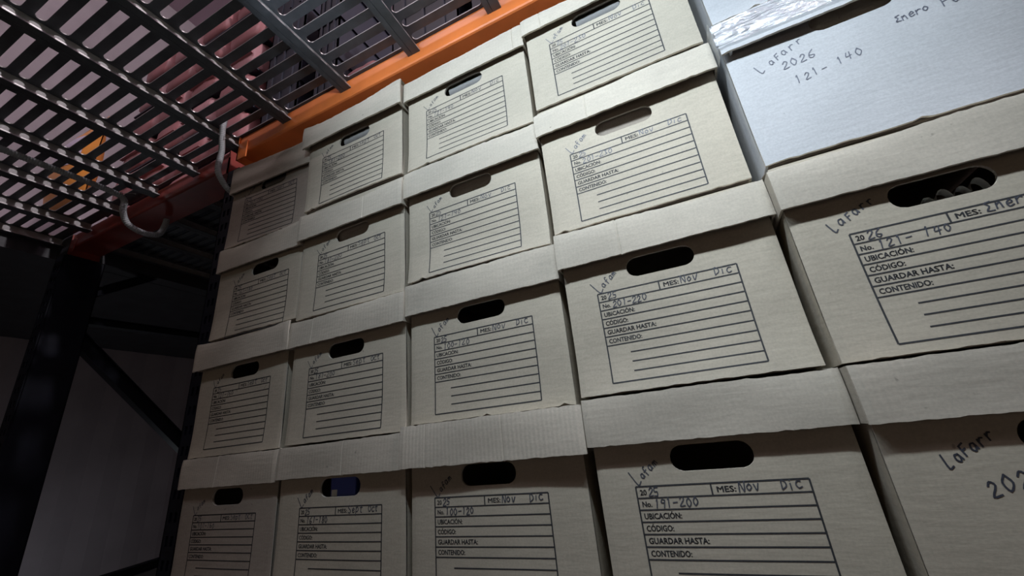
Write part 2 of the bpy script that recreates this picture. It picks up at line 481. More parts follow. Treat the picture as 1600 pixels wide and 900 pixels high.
# ---------------------------------------------------------------- stroke lettering
G = {
 'L': [[(0.15, 1.7), (0.1, 0), (0.75, 0.05)]], 'a': [[(0.75, 0.75), (0.35, 0.8), (0.1, 0.35), (0.35, 0.0), (0.7, 0.35), (0.75, 0.75), (0.8, 0.05)]],
 'F': [[(0.2, 0), (0.25, 1.1)], [(0.2, 1.1), (0.85, 1.2)], [(0.22, 0.6), (0.7, 0.65)]], 'f': [[(0.8, 1.2), (0.5, 1.3), (0.35, 0.9), (0.35, -0.1)], [(0.1, 0.65), (0.7, 0.7)]],
 'm': [[(0.05, 0.05), (0.1, 0.75), (0.12, 0.55), (0.35, 0.8), (0.45, 0.1), (0.5, 0.55), (0.75, 0.75), (0.9, 0.1)]],
 'r': [[(0.15, 0.0), (0.2, 0.75), (0.2, 0.5), (0.5, 0.75), (0.8, 0.65)]], 'n': [[(0.1, 0.0), (0.15, 0.75), (0.2, 0.55), (0.55, 0.75), (0.7, 0.0)]],
 'u': [[(0.1, 0.75), (0.15, 0.15), (0.45, 0.0), (0.7, 0.3), (0.72, 0.75), (0.8, 0.0)]],
 'o': [[(0.45, 0.75), (0.12, 0.4), (0.4, 0.0), (0.75, 0.35), (0.45, 0.75)]], 'v': [[(0.1, 0.75), (0.4, 0.0), (0.75, 0.8)]],
 'i': [[(0.4, 0.7), (0.4, 0.0)], [(0.4, 1.0), (0.43, 1.06)]], 'c': [[(0.75, 0.7), (0.35, 0.75), (0.12, 0.35), (0.4, 0.0), (0.8, 0.12)]],
 'e': [[(0.15, 0.35), (0.7, 0.45), (0.5, 0.78), (0.15, 0.45), (0.35, 0.0), (0.8, 0.12)]], 'p': [[(0.15, 0.75), (0.15, -0.5)], [(0.15, 0.6), (0.5, 0.78), (0.75, 0.4), (0.45, 0.05), (0.15, 0.2)]],
 't': [[(0.4, 1.15), (0.4, 0.1), (0.7, 0.0)], [(0.1, 0.75), (0.75, 0.8)]], 'b': [[(0.15, 1.3), (0.15, 0.0), (0.55, 0.0), (0.75, 0.4), (0.45, 0.7), (0.15, 0.45)]],
 'N': [[(0.1, 0), (0.12, 1.1), (0.75, 0.0), (0.8, 1.15)]], 'D': [[(0.15, 0.0), (0.2, 1.1), (0.7, 0.85), (0.75, 0.35), (0.15, 0.0)]],
 'S': [[(0.75, 1.0), (0.35, 1.15), (0.15, 0.8), (0.65, 0.45), (0.6, 0.05), (0.1, 0.1)]], 'O': [[(0.45, 1.1), (0.1, 0.6), (0.4, 0.0), (0.85, 0.45), (0.45, 1.1)]],
 'E': [[(0.8, 1.15), (0.2, 1.05), (0.5, 0.6), (0.1, 0.1), (0.8, 0.0)]], '-': [[(0.1, 0.5), (0.75, 0.53)]], '.': [[(0.3, 0.0), (0.36, 0.05)]],
 '0': [[(0.45, 1.1), (0.12, 0.6), (0.4, 0.0), (0.8, 0.5), (0.45, 1.1)]], '1': [[(0.35, 0.95), (0.5, 1.15), (0.42, 0.0)]],
 '2': [[(0.12, 0.85), (0.4, 1.15), (0.72, 0.8), (0.1, 0.0), (0.85, 0.03)]], '3': [[(0.15, 1.05), (0.6, 1.1), (0.4, 0.62), (0.75, 0.3), (0.15, 0.0)]],
 '4': [[(0.25, 1.1), (0.12, 0.5), (0.8, 0.55)], [(0.62, 1.1), (0.55, 0.0)]], '5': [[(0.8, 1.12), (0.25, 1.1), (0.2, 0.6), (0.65, 0.55), (0.6, 0.05), (0.12, 0.05)]],
 '6': [[(0.7, 1.1), (0.25, 0.7), (0.15, 0.2), (0.5, 0.0), (0.75, 0.3), (0.25, 0.45)]], '8': [[(0.7, 1.0), (0.3, 1.1), (0.25, 0.75), (0.7, 0.35), (0.45, 0.0), (0.15, 0.3), (0.65, 0.75), (0.7, 1.0)]],
 '9': [[(0.7, 0.95), (0.3, 1.1), (0.15, 0.7), (0.65, 0.65), (0.72, 1.0), (0.65, 0.0)]],
}
def stroke_text(b, text, x, z, size, width, fy, ang=0.0, adv=0.95, seed=0, flip=1.0):
    """pen strokes as flat ribbons lying on the surface y = fy(x, z)"""
    r = random.Random(seed)
    ca, sa = math.cos(ang), math.sin(ang)
    cx = 0.0
    for ch in text:
        if ch == ' ':
            cx += 0.75 * size; continue
        jz, js, sh = r.uniform(-0.10, 0.10) * size, r.uniform(0.88, 1.10), r.uniform(0.0, 0.18)
        for st in G[ch]:
            P = [Vector((px, pz, 0)) for px, pz in st]
            if len(P) > 2: P = smooth_path(P, 3)
            q = []
            for p in P:
                lx = cx + (p.x * 0.85 + p.y * sh) * size * js
                lz = p.y * size * js + jz
                q.append(Vector((x + lx * ca - lz * sa, z + lx * sa + lz * ca)))
            for k, (a, c) in enumerate(zip(q, q[1:])):
                d = c - a
                if d.length < 1e-7: continue
                d.normalize()
                nrm = Vector((-d.y, d.x)) * width / 2
                a2, c2 = a - d * width * 0.3, c + d * width * 0.3
                b.face([(p.x, fy(p.x, p.y), p.y) for p in (a2 - nrm, c2 - nrm, c2 + nrm, a2 + nrm)])
        cx += adv * size * js
    return cx

# printed words, laid out once as flat meshes
def word(text, width):
    cu = bpy.data.curves.new('word', 'FONT')
    cu.body = text
    cu.size = 0.0097
    cu.offset = 0.0
    cu.resolution_u = 2
    o = bpy.data.objects.new('word', cu)
    COL.objects.link(o)
    bpy.context.view_layer.update()
    e = o.evaluated_get(bpy.context.evaluated_depsgraph_get())
    me = e.to_mesh()
    v = [tuple(p.co) for p in me.vertices]
    f = [tuple(p.vertices) for p in me.polygons]
    e.to_mesh_clear()
    bpy.data.objects.remove(o)
    bpy.data.curves.remove(cu)
    x1 = max(p[0] for p in v)
    V, F = [], []
    for dx, dy in ((-0.00032, 0.0), (0.0, 0.0), (0.00032, 0.0), (0.0, 0.00020), (0.0, -0.00020)):    # a bold face
        n = len(V)
        V += [(p[0] * width / x1 + dx, p[1] + dy) for p in v]
        F += [tuple(i + n for i in q) for q in f]
    return V, F
FW, FH = 0.2067, 0.1444
ROW = FH / 10
WORDS = [('20', 0.0087, 0.0045, 0), ('MES:', 0.0228, FW * 0.492, 0), ('No.', 0.0130, 0.0045, 1), ('UBICACI\u00d3N:', 0.0480, 0.0045, 2),
         ('C\u00d3DIGO:', 0.0350, 0.0045, 3), ('GUARDAR HASTA:', 0.0745, 0.0045, 4), ('CONTENIDO:', 0.0505, 0.0045, 5)]
WORDS = [(word(t_, w_), u_, r_) for t_, w_, u_, r_ in WORDS]

def form_mesh(x0, ztop, fy):
    b = MB()
    def line(xa, za, xb, zb, w):
        n = max(1, int(max(abs(xb - xa), abs(zb - za)) / 0.012))
        for k in range(n):
            xs, xe = xa + (xb - xa) * k / n, xa + (xb - xa) * (k + 1) / n
            zs, ze = za + (zb - za) * k / n, za + (zb - za) * (k + 1) / n
            dx, dz = (0, w / 2) if abs(xb - xa) > abs(zb - za) else (w / 2, 0)
            b.face([(px, fy(px, pz), pz) for px, pz in ((xs - dx, zs - dz), (xe + dx if dx else xe, ze - dz), (xe + dx, ze + dz), (xs - dx, zs + dz))] if dz else
                   [(px, fy(px, pz), pz) for px, pz in ((xs - dx, zs), (xs + dx, zs), (xe + dx, ze), (xe - dx, ze))])
    X1 = x0 + FW
    for i in range(11):
        z = ztop - ROW * i
        xa = x0 + (0.165 * FW if i in (7, 8, 9) else 0)
        line(xa, z, X1, z, 0.0021 if i in (0, 10) else 0.0019)
    line(x0, ztop, x0, ztop - FH, 0.0021); line(X1, ztop, X1, ztop - FH, 0.0021)
    line(x0 + 0.465 * FW, ztop, x0 + 0.465 * FW, ztop - ROW, 0.0020)
    for (v, f), u, r in WORDS:
        zb = ztop - ROW * (r + 1) + 0.0037
        b.add([(x0 + u + p[0], fy(x0 + u + p[0], zb + p[1]), zb + p[1]) for p in v], f)
    return b

# ---------------------------------------------------------------- file boxes
def slab_grid(xs, zs, fy, th, hole=None, warp=None, top_rim=True):
    """upright board: grid in x,z at y = fy(x,z); optional stadium hole (cx, cz, half width, half height, i0,i1,j0,j1)"""
    b = MB()
    nx, nz = len(xs), len(zs)
    W_ = warp or (lambda x, z: (x, z))
    def pt(i, j, dy):
        x, z = W_(xs[i], zs[j])
        return (x, fy(xs[i], zs[j]) + dy, z)
    inhole = lambda i, j: hole and hole[4] <= i < hole[5] and hole[6] <= j < hole[7]
    for i in range(nx - 1):
        for j in range(nz - 1):
            if inhole(i, j): continue
            b.face([pt(i, j, 0), pt(i + 1, j, 0), pt(i + 1, j + 1, 0), pt(i, j + 1, 0)], 0)
            b.face([pt(i, j, th), pt(i, j + 1, th), pt(i + 1, j + 1, th), pt(i + 1, j, th)], 2)
    edge = [(i, 0) for i in range(nx)] + [(nx - 1, j) for j in range(1, nz)] + [(i, nz - 1) for i in range(nx - 2, -1, -1)] + [(0, j) for j in range(nz - 2, 0, -1)]
    for (a, c) in zip(edge, edge[1:] + edge[:1]):
        b.face([pt(*a, 0), pt(*a, th), pt(*c, th), pt(*c, 0)], 1)
    if hole:
        cx, cz, hw, hh, i0, i1, j0, j1 = hole
        loop = [(i, j0) for i in range(i0, i1)] + [(i1, j) for j in range(j0, j1)] + [(i, j1) for i in range(i1, i0, -1)] + [(i0, j) for j in range(j1, j0, -1)]
        st = []
        for (i, j) in loop:
            x, z = xs[i] - cx, zs[j] - cz
            # nearest point of the stadium along the ray towards the axis segment
            ax = max(-(hw - hh), min(hw - hh, x))
            d = Vector((x - ax, z))
            d.normalize()
            st.append((cx + ax + d.x * hh, cz + d.y * hh))
        n = len(loop)
        for k in range(n):
            k2 = (k + 1) % n
            p, q = st[k], st[k2]
            b.face([pt(*loop[k], 0), pt(*loop[k2], 0), (q[0], fy(*q), q[1]), (p[0], fy(*p), p[1])][::-1], 0)
            b.face([pt(*loop[k], th), pt(*loop[k2], th), (q[0], fy(*q) + th, q[1]), (p[0], fy(*p) + th, p[1])], 2)
            b.face([(p[0], fy(*p), p[1]), (q[0], fy(*q), q[1]), (q[0], fy(*q) + th, q[1]), (p[0], fy(*p) + th, p[1])], 1)
    return b

def linspace(a, b_, n): return [a + (b_ - a) * i / (n - 1) for i in range(n)]

def archive_box(cx, yo, zb, top, lid_lo, lid_drop, form, holec, hand, label, yaw=0.0, board=KRAFT, lidboard=KRAFT_LID,
                lid_w=0.3285, lid_dx=0.0, bulge=0.004, crease=(), flap=None, seed=0, ink=None, hw=0.1590, hand_size=1.0, lid_p=0.0135, group='archive boxes in the stacks'):
    """all heights are world z; the box stands at zb, its lid ends at top"""
    r = random.Random(seed)
    t = thing('archive_box', label, 'box', (cx, yo, zb), yaw, group)
    adj = (lid_p - (0.0 if yo < -0.02 else 0.008)) * (top + 0.765) / 0.64
    lid_lo -= adj * 0.9
    lid_drop += adj
    H = top - zb
    D = 0.385
    th = 0.004
    ph1, ph2, ph3 = r.uniform(0, 6), r.uniform(0, 6), r.uniform(0, 6)
    def fy(x, z):
        e = max(0.0, (abs(x) - (hw - 0.010)) / 0.010)
        return (-bulge * max(0.0, (0.085 - z) / 0.085) ** 2 * (1 - 0.3 * (x / hw) ** 2) + 0.0008 * math.sin(x * 17 + ph1) * math.sin(z * 23 + ph2) + 0.0011 * e * e)
    # front board with hand hole
    hx, hz, hhw, hhh = holec[0] - cx, holec[1] - zb, 0.0515, 0.0165
    xs = sorted(set([round(v, 5) for v in linspace(-hw, hx - 0.056, 12) + linspace(hx - 0.056, hx + 0.056, 13) + linspace(hx + 0.056, hw, 12)]))
    zt = H - 0.006
    z0, z1 = hz - 0.0195, min(hz + 0.0195, zt - 0.004)
    zs = sorted(set([round(v, 5) for v in linspace(0.0, 0.06, 9) + linspace(0.06, z0, 9) + linspace(z0, z1, 6) + linspace(z1, zt, 4)]))
    i0, i1 = xs.index(round(hx - 0.056, 5)), xs.index(round(hx + 0.056, 5))
    j0, j1 = zs.index(round(z0, 5)), zs.index(round(z1, 5))
    jit = {}
    def warp(x, z):
        if z < 1e-6:
            k = round(x, 5)
            if k not in jit: jit[k] = max(0.0, r.gauss(0.0004, 0.0005)) + (0.0035 if r.random() < 0.03 else 0)
            return x, z + jit[k]
        return x, z
    b = slab_grid(xs, zs, fy, th, (hx, hz, hhw, min(hhh, (z1 - z0) / 2 - 0.002), i0, i1, j0, j1), warp)
    # side, back and bottom boards
    for s in (-1, 1):
        x0, x1 = sorted((s * hw, s * (hw - th)))
        b.box((x0, 0.0032, 0.0), (x1, D, zt), 0)
    b.box((-hw, D - th, 0.0), (hw, D, zt), 0)
    b.box((-hw + th, 0.004, 0.0), (hw - th, D - th, th), 2)
    body = b.build('box_body', [board, FRAY, INNER], t)
    # printed form and pen
    sy = lambda x, z: fy(x, z) - 0.0003
    if form:
        fx, fz = form[0] - cx, form[1] - zb
        f = form_mesh(fx, fz, sy)
        f.build('printed_form', PRINT, body)
    if hand:
        sy2 = lambda x, z: fy(x, z) - 0.00045
        for k, (txt, u, v, size, w, ang, adv) in enumerate(hand):
            bx, bz = (fx, fz) if form else (-cx, -zb)
            h = MB()
            stroke_text(h, txt, bx + u, bz + v, size, w, sy2, ang, adv, seed * 31 + k)
            h.build('handwriting', ink or (PEN if form else MARKER), body)
    # lid: front flap, side flaps, top, back flap
    lw = lid_w / 2
    ls = min(lw, 0.1642)
    lo = lid_lo - zb
    lxs = sorted(set([round(v, 5) for v in linspace(-lw, lw, 40)] + [round(c + d, 5) for c in crease for d in (-0.0022, 0, 0.0022)]))
    q1, q2 = r.uniform(0, 6), r.uniform(0, 6)
    drop = lambda x: lid_drop * (0.85 + 0.25 * math.sin(x * 11 + q1) + 0.05 * math.sin(x * 37 + q2)) * (1 - 0.15 * (abs(x) / lw) ** 6)
    lzs = [0.0, 0.15, 0.3, 0.45, 0.6, 0.75, 0.88, 0.95, 1.0]
    flare = r.uniform(0.0, 0.003)
    def lfy(x, s):
        y = -lid_p - flare * (1 - s) + 0.0012 * math.sin(x * 19 + q1) * math.sin(s * 3 + q2) + 0.0018 * s ** 6
        e = max(0.0, (abs(x) - (lw - 0.006)) / 0.006)
        y += 0.0015 * e * e
        for c in crease:
            if abs(x - c) < 0.001: y += 0.0011
        return y
    ljit = {}
    def lwarp(x, s):
        k = (round(x, 5), s)
        if k not in ljit:
            z = lo + (H - drop(x) - lo) * s
            if s == 0.0: z += r.gauss(0, 0.0004)
            if s == 1.0: z += r.gauss(0, 0.0005)
            ljit[k] = z
        return x, ljit[k]
    b = slab_grid(lxs, lzs, lfy, 0.004, None, lwarp)
    n = len(lxs)
    rows = []
    for yy, k in ((-lid_p + 0.0035, 1.0), (0.012, 0.45), (0.035, 0.1), (0.06, 0.0), (D + 0.004, 0.0)):
        rows += [(x * (1.0 if k == 1.0 else ls / lw), yy, H - drop(x) * k - 0.0005) for x in lxs]
    b.grid(rows, n, 5, 0)
    for s in (-1, 1):
        x0, x1 = sorted((s * ls, s * (ls - 0.0035)))
        b.box((x0, -lid_p + 0.0042, lo + 0.001), (x1, D + 0.004, H - lid_drop * 0.9), 0)
    b.box((-ls, D + 0.001, lo), (ls, D + 0.0045, H - 0.001), 0)
    lid = b.build('lid', [lidboard, FRAY, INNER], t)
    if flap:                      # the punched-out flap of the hand hole, pushed inward
        fb = MB()
        n = 12
        for i in range(n):
            a0, a1 = math.pi * i / n, math.pi * (i + 1) / n
        if flap == 'rolled':
            pts = []
            for j in range(9):
                a = -0.5 * math.pi + 1.4 * math.pi * j / 8
                for i in range(13):
                    x = hx - 0.043 + 0.093 * i / 12
                    pts.append((x, 0.0215 - 0.0150 * math.cos(a), hz + 0.0065 + 0.0150 * math.sin(a) + 0.0008 * math.sin(i * 2.1)))
            fb.grid(pts, 13, 9)
        else:
            pts = []
            for j in range(5):
                for i in range(13):
                    x = hx - 0.055 + 0.110 * i / 12
                    pts.append((x, 0.007 + 0.010 * (1 - j / 4), hz - 0.021 + 0.042 * j / 4))
            fb.grid(pts, 13, 5)
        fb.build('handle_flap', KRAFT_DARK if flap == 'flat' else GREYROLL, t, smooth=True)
    return t, fy, lid, (lw, lo, H, lfy, drop)

SIZE = 0.0095
def hand_form(name, year, num, m1, m2, big=1.0, bold=0.0012):
    A = math.radians(40)
    out = [(name[0], 0.004, 0.001, 0.0125 * big, bold, A, 1.0), (name[1:], 0.0125, 0.0085, 0.0078 * big, bold, A, 1.0)]
    out.append((year, 0.0155, -ROW + 0.0025, 0.0088, bold, 0.02, 0.78))
    out.append((num, 0.0205, -2 * ROW + 0.0022, 0.0096, bold, 0.02, 0.86))
    out.append((m1, FW * 0.615, -ROW + 0.0035, 0.0100, bold, 0.03, 0.88))
    out.append((m2, FW * 0.845, -ROW + 0.0035, 0.0098, bold, 0.03, 0.80))
    return out
ND = ('Nov', 'Dic')
SO = ('Sept', 'Oct')
# col: rows of (cx, y, z bottom, z top, lid bottom, lid droop, form corner, pen)
B = []
def row(*a, **k): B.append((a, k))
# fourth stack
T4 = [0.122, -0.1430, -0.4305, -0.7165, -1.0105]
row(1.0945, -0.004, T4[1], T4[0], 0.0655, 0.010, (0.9850, 0.0165), (1.0902, 0.0450), hand_form('Lafam', '25', '201-230', *ND),
    'tan file box penned 201-230 with rolled handle flap, topmost of the fourth stack from left', flap='rolled', crease=(-0.12,), seed=41, ink=PENCIL)
row(1.0935, -0.004, T4[2], T4[1], -0.2130, 0.0175, (0.9870, -0.2745), (1.0920, -0.2420), hand_form('Lafam', '25', '201-230', *ND),
    'tan file box with smudged number 201-230, second from top in the fourth stack', flap='flat', crease=(-0.06,), seed=42, ink=PENCIL)
row(1.098, -0.004, T4[3], T4[2], -0.5010, 0.0100, (0.9910, -0.5572), (1.0955, -0.5250), hand_form('Lafam', '25', '201-220', *ND, bold=0.0014),
    'tan file box penned 201-220 Nov Dic, the only one with that number', crease=(-0.055,), bulge=0.011, seed=43)
row(1.103, -0.004, T4[4], T4[3], -0.7874, 0.006, (0.9950, -0.8439), (1.0995, -0.8115), hand_form('Lafam', '25', '191-200', *ND, bold=0.0015),
    'large tan file box penned 191-200 Nov Dic at the bottom of the fourth stack', bulge=0.004, seed=44)
# third stack
T3 = [0.121, -0.1600, -0.4412, -0.7240, -1.0115]
row(0.765, 0.004, T3[1], T3[0], 0.0540, 0.007, (0.6600, 0.0015), (0.7650, 0.0320), hand_form('Lafam', '25', '121-140', *ND),
    'tan file box penned 121-140 with rolled handle flap, right under the orange beam', flap='rolled', crease=(0.14,), bulge=0.008, seed=31)
row(0.7645, 0.004, T3[2], T3[1], -0.2317, 0.0095, (0.6605, -0.2862), (0.7648, -0.2530), hand_form('Lafam', '25', '121-140', *ND),
    'tan file box penned 121-140 with brown handle slot, second from top, third stack', flap='flat', bulge=0.010, seed=32)
row(0.767, 0.004, T3[3], T3[2], -0.5118, 0.006, (0.6630, -0.5660), (0.7680, -0.5350), hand_form('Lafam', '25', '100-120', *ND, bold=0.0014),
    'tan file box penned 100-120, sitting on a lid with a torn ridged front, third stack', bulge=0.004, seed=33)
row(0.7665, 0.002, T3[4], T3[3], -0.7950, 0.001, (0.6560, -0.8460), (0.7610, -0.8145), hand_form('Lafam', '25', '100-120', *ND, bold=0.0016),
    'tan file box under the sharply ridged protruding lid, bottom of the third stack', lid_w=0.342, lid_p=0.020, crease=(-0.115, 0.035), lidboard=KRAFT_RIB, seed=34)
# second stack
T2 = [0.128, -0.1585, -0.4545, -0.7325, -1.0185]
row(0.433, -0.004, T2[1], T2[0], 0.0530, 0.007, (0.3280, -0.0060), (0.4360, 0.0220), hand_form('Lafam', '25', '181-200', *SO),
    'tan file box with protruding lid and rolled handle flap, top of the second stack', flap='rolled', lid_p=0.020, lid_w=0.338, lid_dx=-0.01, bulge=0.004, seed=21)
row(0.4358, 0.0, T2[2], T2[1], -0.2420, 0.018, (0.3345, -0.2975), (0.4410, -0.2640), hand_form('Lafam', '25', '181-200', *SO),
    'tan file box with light left lid corner, second from top in the second stack', flap='flat', crease=(0.05,), lid_p=0.016, seed=22)
row(0.4380, 0.0, T2[3], T2[2], -0.5212, 0.006, (0.3335, -0.5762), (0.4385, -0.5480), hand_form('Lafam', '25', '181-200', *SO),
    'tan file box with pale inside in its handle slot, third from top, second stack', crease=(-0.09,), seed=23)
row(0.4360, 0.0, T2[4], T2[3], -0.7970, 0.004, (0.3370, -0.8523), (0.4405, -0.8190), hand_form('Lafam', '25', '161-180', *SO, bold=0.0015),
    'tan file box with a blue folder showing through its handle slot', crease=(0.02,), lid_w=0.321, seed=24)
# first stack
T1 = [0.108, -0.1710, -0.4445, -0.7350, -1.0195]
row(0.107, 0.006, T1[1], T1[0], 0.0190, 0.004, (0.0050, -0.0165), (0.1150, 0.0110), hand_form('Lafam', '25', '161-180', *SO),
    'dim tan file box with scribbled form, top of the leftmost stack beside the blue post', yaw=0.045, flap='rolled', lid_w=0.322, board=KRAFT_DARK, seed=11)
row(0.112, 0.0, T1[2], T1[1], -0.2475, 0.010, (0.0225, -0.3045), (0.1360, -0.2725), hand_form('Lafam', '25', '161-180', *SO),
    'tan file box second from top in the leftmost stack, below the scribbled one', yaw=0.02, lid_w=0.321, seed=12)
row(0.1010, 0.0, T1[3], T1[2], -0.5195, 0.009, (0.0010, -0.5732), (0.1110, -0.5440), hand_form('Lafam', '25', '121-160', *SO),
    'tan file box whose lid sticks out at left, third from top in the leftmost stack', lid_w=0.347, lid_p=0.018, seed=13)
row(0.1090, 0.0, T1[4], T1[3], -0.8005, 0.002, (0.0020, -0.8575), (0.1100, -0.8230), hand_form('Lafam', '25', '101-160', *SO),
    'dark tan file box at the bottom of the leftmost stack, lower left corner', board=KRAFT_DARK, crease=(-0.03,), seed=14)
# fifth stack, standing a little further forward
T5 = [0.150, -0.1375, -0.4320, -0.7190, -1.0110]
Y5 = -0.030
H3 = [('L', 1.3140 - 1.3265, 0.006, 0.0080, 0.0016, math.radians(38), 1.0), ('aFarr', 1.3215 - 1.3265, 0.0135, 0.0095, 0.0016, math.radians(28), 1.15),
      ('26', 0.0160, -ROW + 0.0022, 0.0100, 0.0015, 0.05, 0.85), ('121- 140', 0.0225, -2 * ROW + 0.0022, 0.0098, 0.0014, 0.04, 0.98), ('Enero', FW * 0.625, -ROW + 0.0035, 0.0110, 0.0016, 0.06, 0.85)]
H2 = [('L', 1.3060, -0.2720, 0.0095, 0.0013, math.radians(28), 1.0), ('aFarr', 1.3215, -0.2640, 0.0105, 0.0013, math.radians(24), 1.15),
      ('2026', 1.3340, -0.2790, 0.0125, 0.0014, 0.08, 0.95), ('121- 140', 1.3410, -0.3125, 0.0115, 0.0013, 0.12, 1.05),
      ('Enero', 1.4745, -0.2715, 0.0100, 0.0014, 0.06, 0.78), ('Feb', 1.5240, -0.2745, 0.0125, 0.0014, 0.06, 0.85)]
H4 = [('L', 1.3245, -0.8390, 0.0085, 0.0017, math.radians(22), 1.0), ('aFarr', 1.3340, -0.8330, 0.0098, 0.0017, math.radians(30), 1.0),
      ('2026', 1.3480, -0.8650, 0.0130, 0.0018, 0.18, 1.0), ('121-140', 1.3765, -0.8930, 0.0120, 0.0017, 0.15, 1.0)]
row(1.429, Y5 + 0.006, T5[1], T5[0], 0.0850, 0.008, None, (1.4290, 0.0450), None, 'pale file box at the top right corner, above the film wrapped lid', flap='flat', board=PALE, seed=51)
row(1.4400, Y5, T5[2], T5[1], -0.2063, 0.012, None, (1.4370, -0.2190), H2, 'whitish file box with shiny film over its lid and large handwriting 2026', flap='flat', board=PALE, lidboard=PALE, seed=52, ink=PENCIL, hw=0.1725, lid_w=0.354)
row(1.4275, Y5, T5[3], T5[2], -0.5035, 0.009, (1.3265, -0.5615), (1.4300, -0.5275), H3, 'tan file box penned 2026 121-140 Ene with papers in its handle slot', seed=53)
row(1.4330, Y5, T5[4], T5[3], -0.7875, 0.003, None, (1.4400, -0.8120), H4, 'tan file box without a printed form, handwritten only, lower right corner', board=KRAFT, seed=54)
built = [archive_box(*a, **k) for a, k in B]

# ---------------------------------------------------------------- stretch film over one lid
def film_material():
    M = bpy.data.materials.new('stretch_film')
    M.use_nodes = True
    nt = M.node_tree; L = nt.links
    nt.nodes.clear()
    out = nt.nodes.new('ShaderNodeOutputMaterial')
    mixs = nt.nodes.new('ShaderNodeMixShader')
    tr = nt.nodes.new('ShaderNodeBsdfTransparent'); tr.inputs[0].default_value = (0.95, 0.97, 0.98, 1)
    gl = nt.nodes.new('ShaderNodeBsdfGlossy'); gl.inputs['Roughness'].default_value = 0.24; gl.inputs[0].default_value = (0.95, 0.97, 1, 1)
    tc = nt.nodes.new('ShaderNodeTexCoord')
    mp = nt.nodes.new('ShaderNodeMapping'); mp.inputs['Scale'].default_value = (16, 30, 75); mp.inputs['Rotation'].default_value = (0, 0.45, 0)
    n = nt.nodes.new('ShaderNodeTexNoise'); n.inputs['Scale'].default_value = 1.0; n.inputs['Detail'].default_value = 6; n.inputs['Distortion'].default_value = 1.0
    bp = nt.nodes.new('ShaderNodeBump'); bp.inputs['Strength'].default_value = 1.0; bp.inputs['Distance'].default_value = 0.016
    L.new(tc.outputs['Object'], mp.inputs['Vector']); L.new(mp.outputs[0], n.inputs['Vector']); L.new(n.outputs['Fac'], bp.inputs['Height'])
    L.new(bp.outputs['Normal'], gl.inputs['Normal'])
    mixs.inputs[0].default_value = 0.40
    L.new(tr.outputs[0], mixs.inputs[1]); L.new(gl.outputs[0], mixs.inputs[2]); L.new(mixs.outputs[0], out.inputs['Surface'])
    return M
FILM = film_material()
wb, wfy, wlid, (lw, llo, lH, lfy, ldrop) = built[17]
b = MB()
nu, nv = 60, 14
pts = []
for j in range(nv):
    s = j / (nv - 1)
    for i in range(nu):
        x = -lw - 0.004 + (2 * lw + 0.008) * i / (nu - 1)
        z = llo + 0.010 + (lH - llo - 0.012 - ldrop(max(-lw, min(lw, x)))) * s
        w_ = noise.noise(Vector((x * 25, s * 6, 3.0))) * 0.0016 + noise.noise(Vector((x * 70, s * 14 + x * 30, 9.0))) * 0.0009
        pts.append((x, lfy(max(-lw, min(lw, x)), s) - 0.0026 + w_, z))
b.grid(pts, nu, nv)
pts = []
for j in range(nv):
    s = j / (nv - 1)
    for i in range(14):
        y = -0.0145 + 0.16 * i / 13
        z = llo - 0.006 + (lH - llo) * s
        pts.append((-lw - 0.004 + noise.noise(Vector((y * 60, s * 9, 5.0))) * 0.0022, y, z))
b.grid(pts, 14, nv)
b.build('stretch_film', FILM, wb, smooth=True)

# ---------------------------------------------------------------- what shows inside two of the boxes
PAPER = mat('paper', (0.82, 0.82, 0.80), rough=0.8, var=0.08, vscale=60)
BLUE = mat('blue_plastic', (0.05, 0.09, 0.42), rough=0.35)
wb = built[18][0]
t = thing('paper_bundle', 'rolled papers showing in the handle slot of the box penned 2026 121-140', 'papers', (1.43, -0.011, T5[3] + 0.0045))
for k in range(7):
    b = MB()
    x0, y0 = -0.10 + 0.004 * k, 0.020 + 0.018 * k
    hgt = 0.160 + 0.006 * math.sin(k * 2.2)
    b.box((x0, y0, 0.0), (x0 + 0.20, y0 + 0.012, hgt))
    b.build('paper_stack', PAPER, t)
for k in range(4):
    b = MB()
    pts = []
    for jj in range(9):
        a = math.pi * jj / 8
        for i in range(8):
            xx = -0.012 + 0.017 * k + 0.0085 * math.cos(a) + 0.0006 * i
            pts.append((xx, -0.008 + 0.018 * i / 7, 0.165 + 0.004 * (k % 2) + 0.004 * k * 0.5 + 0.017 * math.sin(a)))
    b.grid(pts, 8, 9)
    b.build('curled_sheet', PAPER, t, smooth=True)
t = thing('ring_binder', 'dark blue folder inside the box, seen through the handle slot low in the second stack', 'folder', (0.440, 0.016, T2[4] + 0.0045))
b = MB(); b.box((-0.035, -0.006, 0.0), (0.030, 0.05, 0.225)); b.build('cover', BLUE, t, bevel=0.003)
b = MB(); b.box((-0.030, -0.0068, 0.160), (-0.016, -0.0061, 0.190)); b.build('spine_label', PAPER, t)

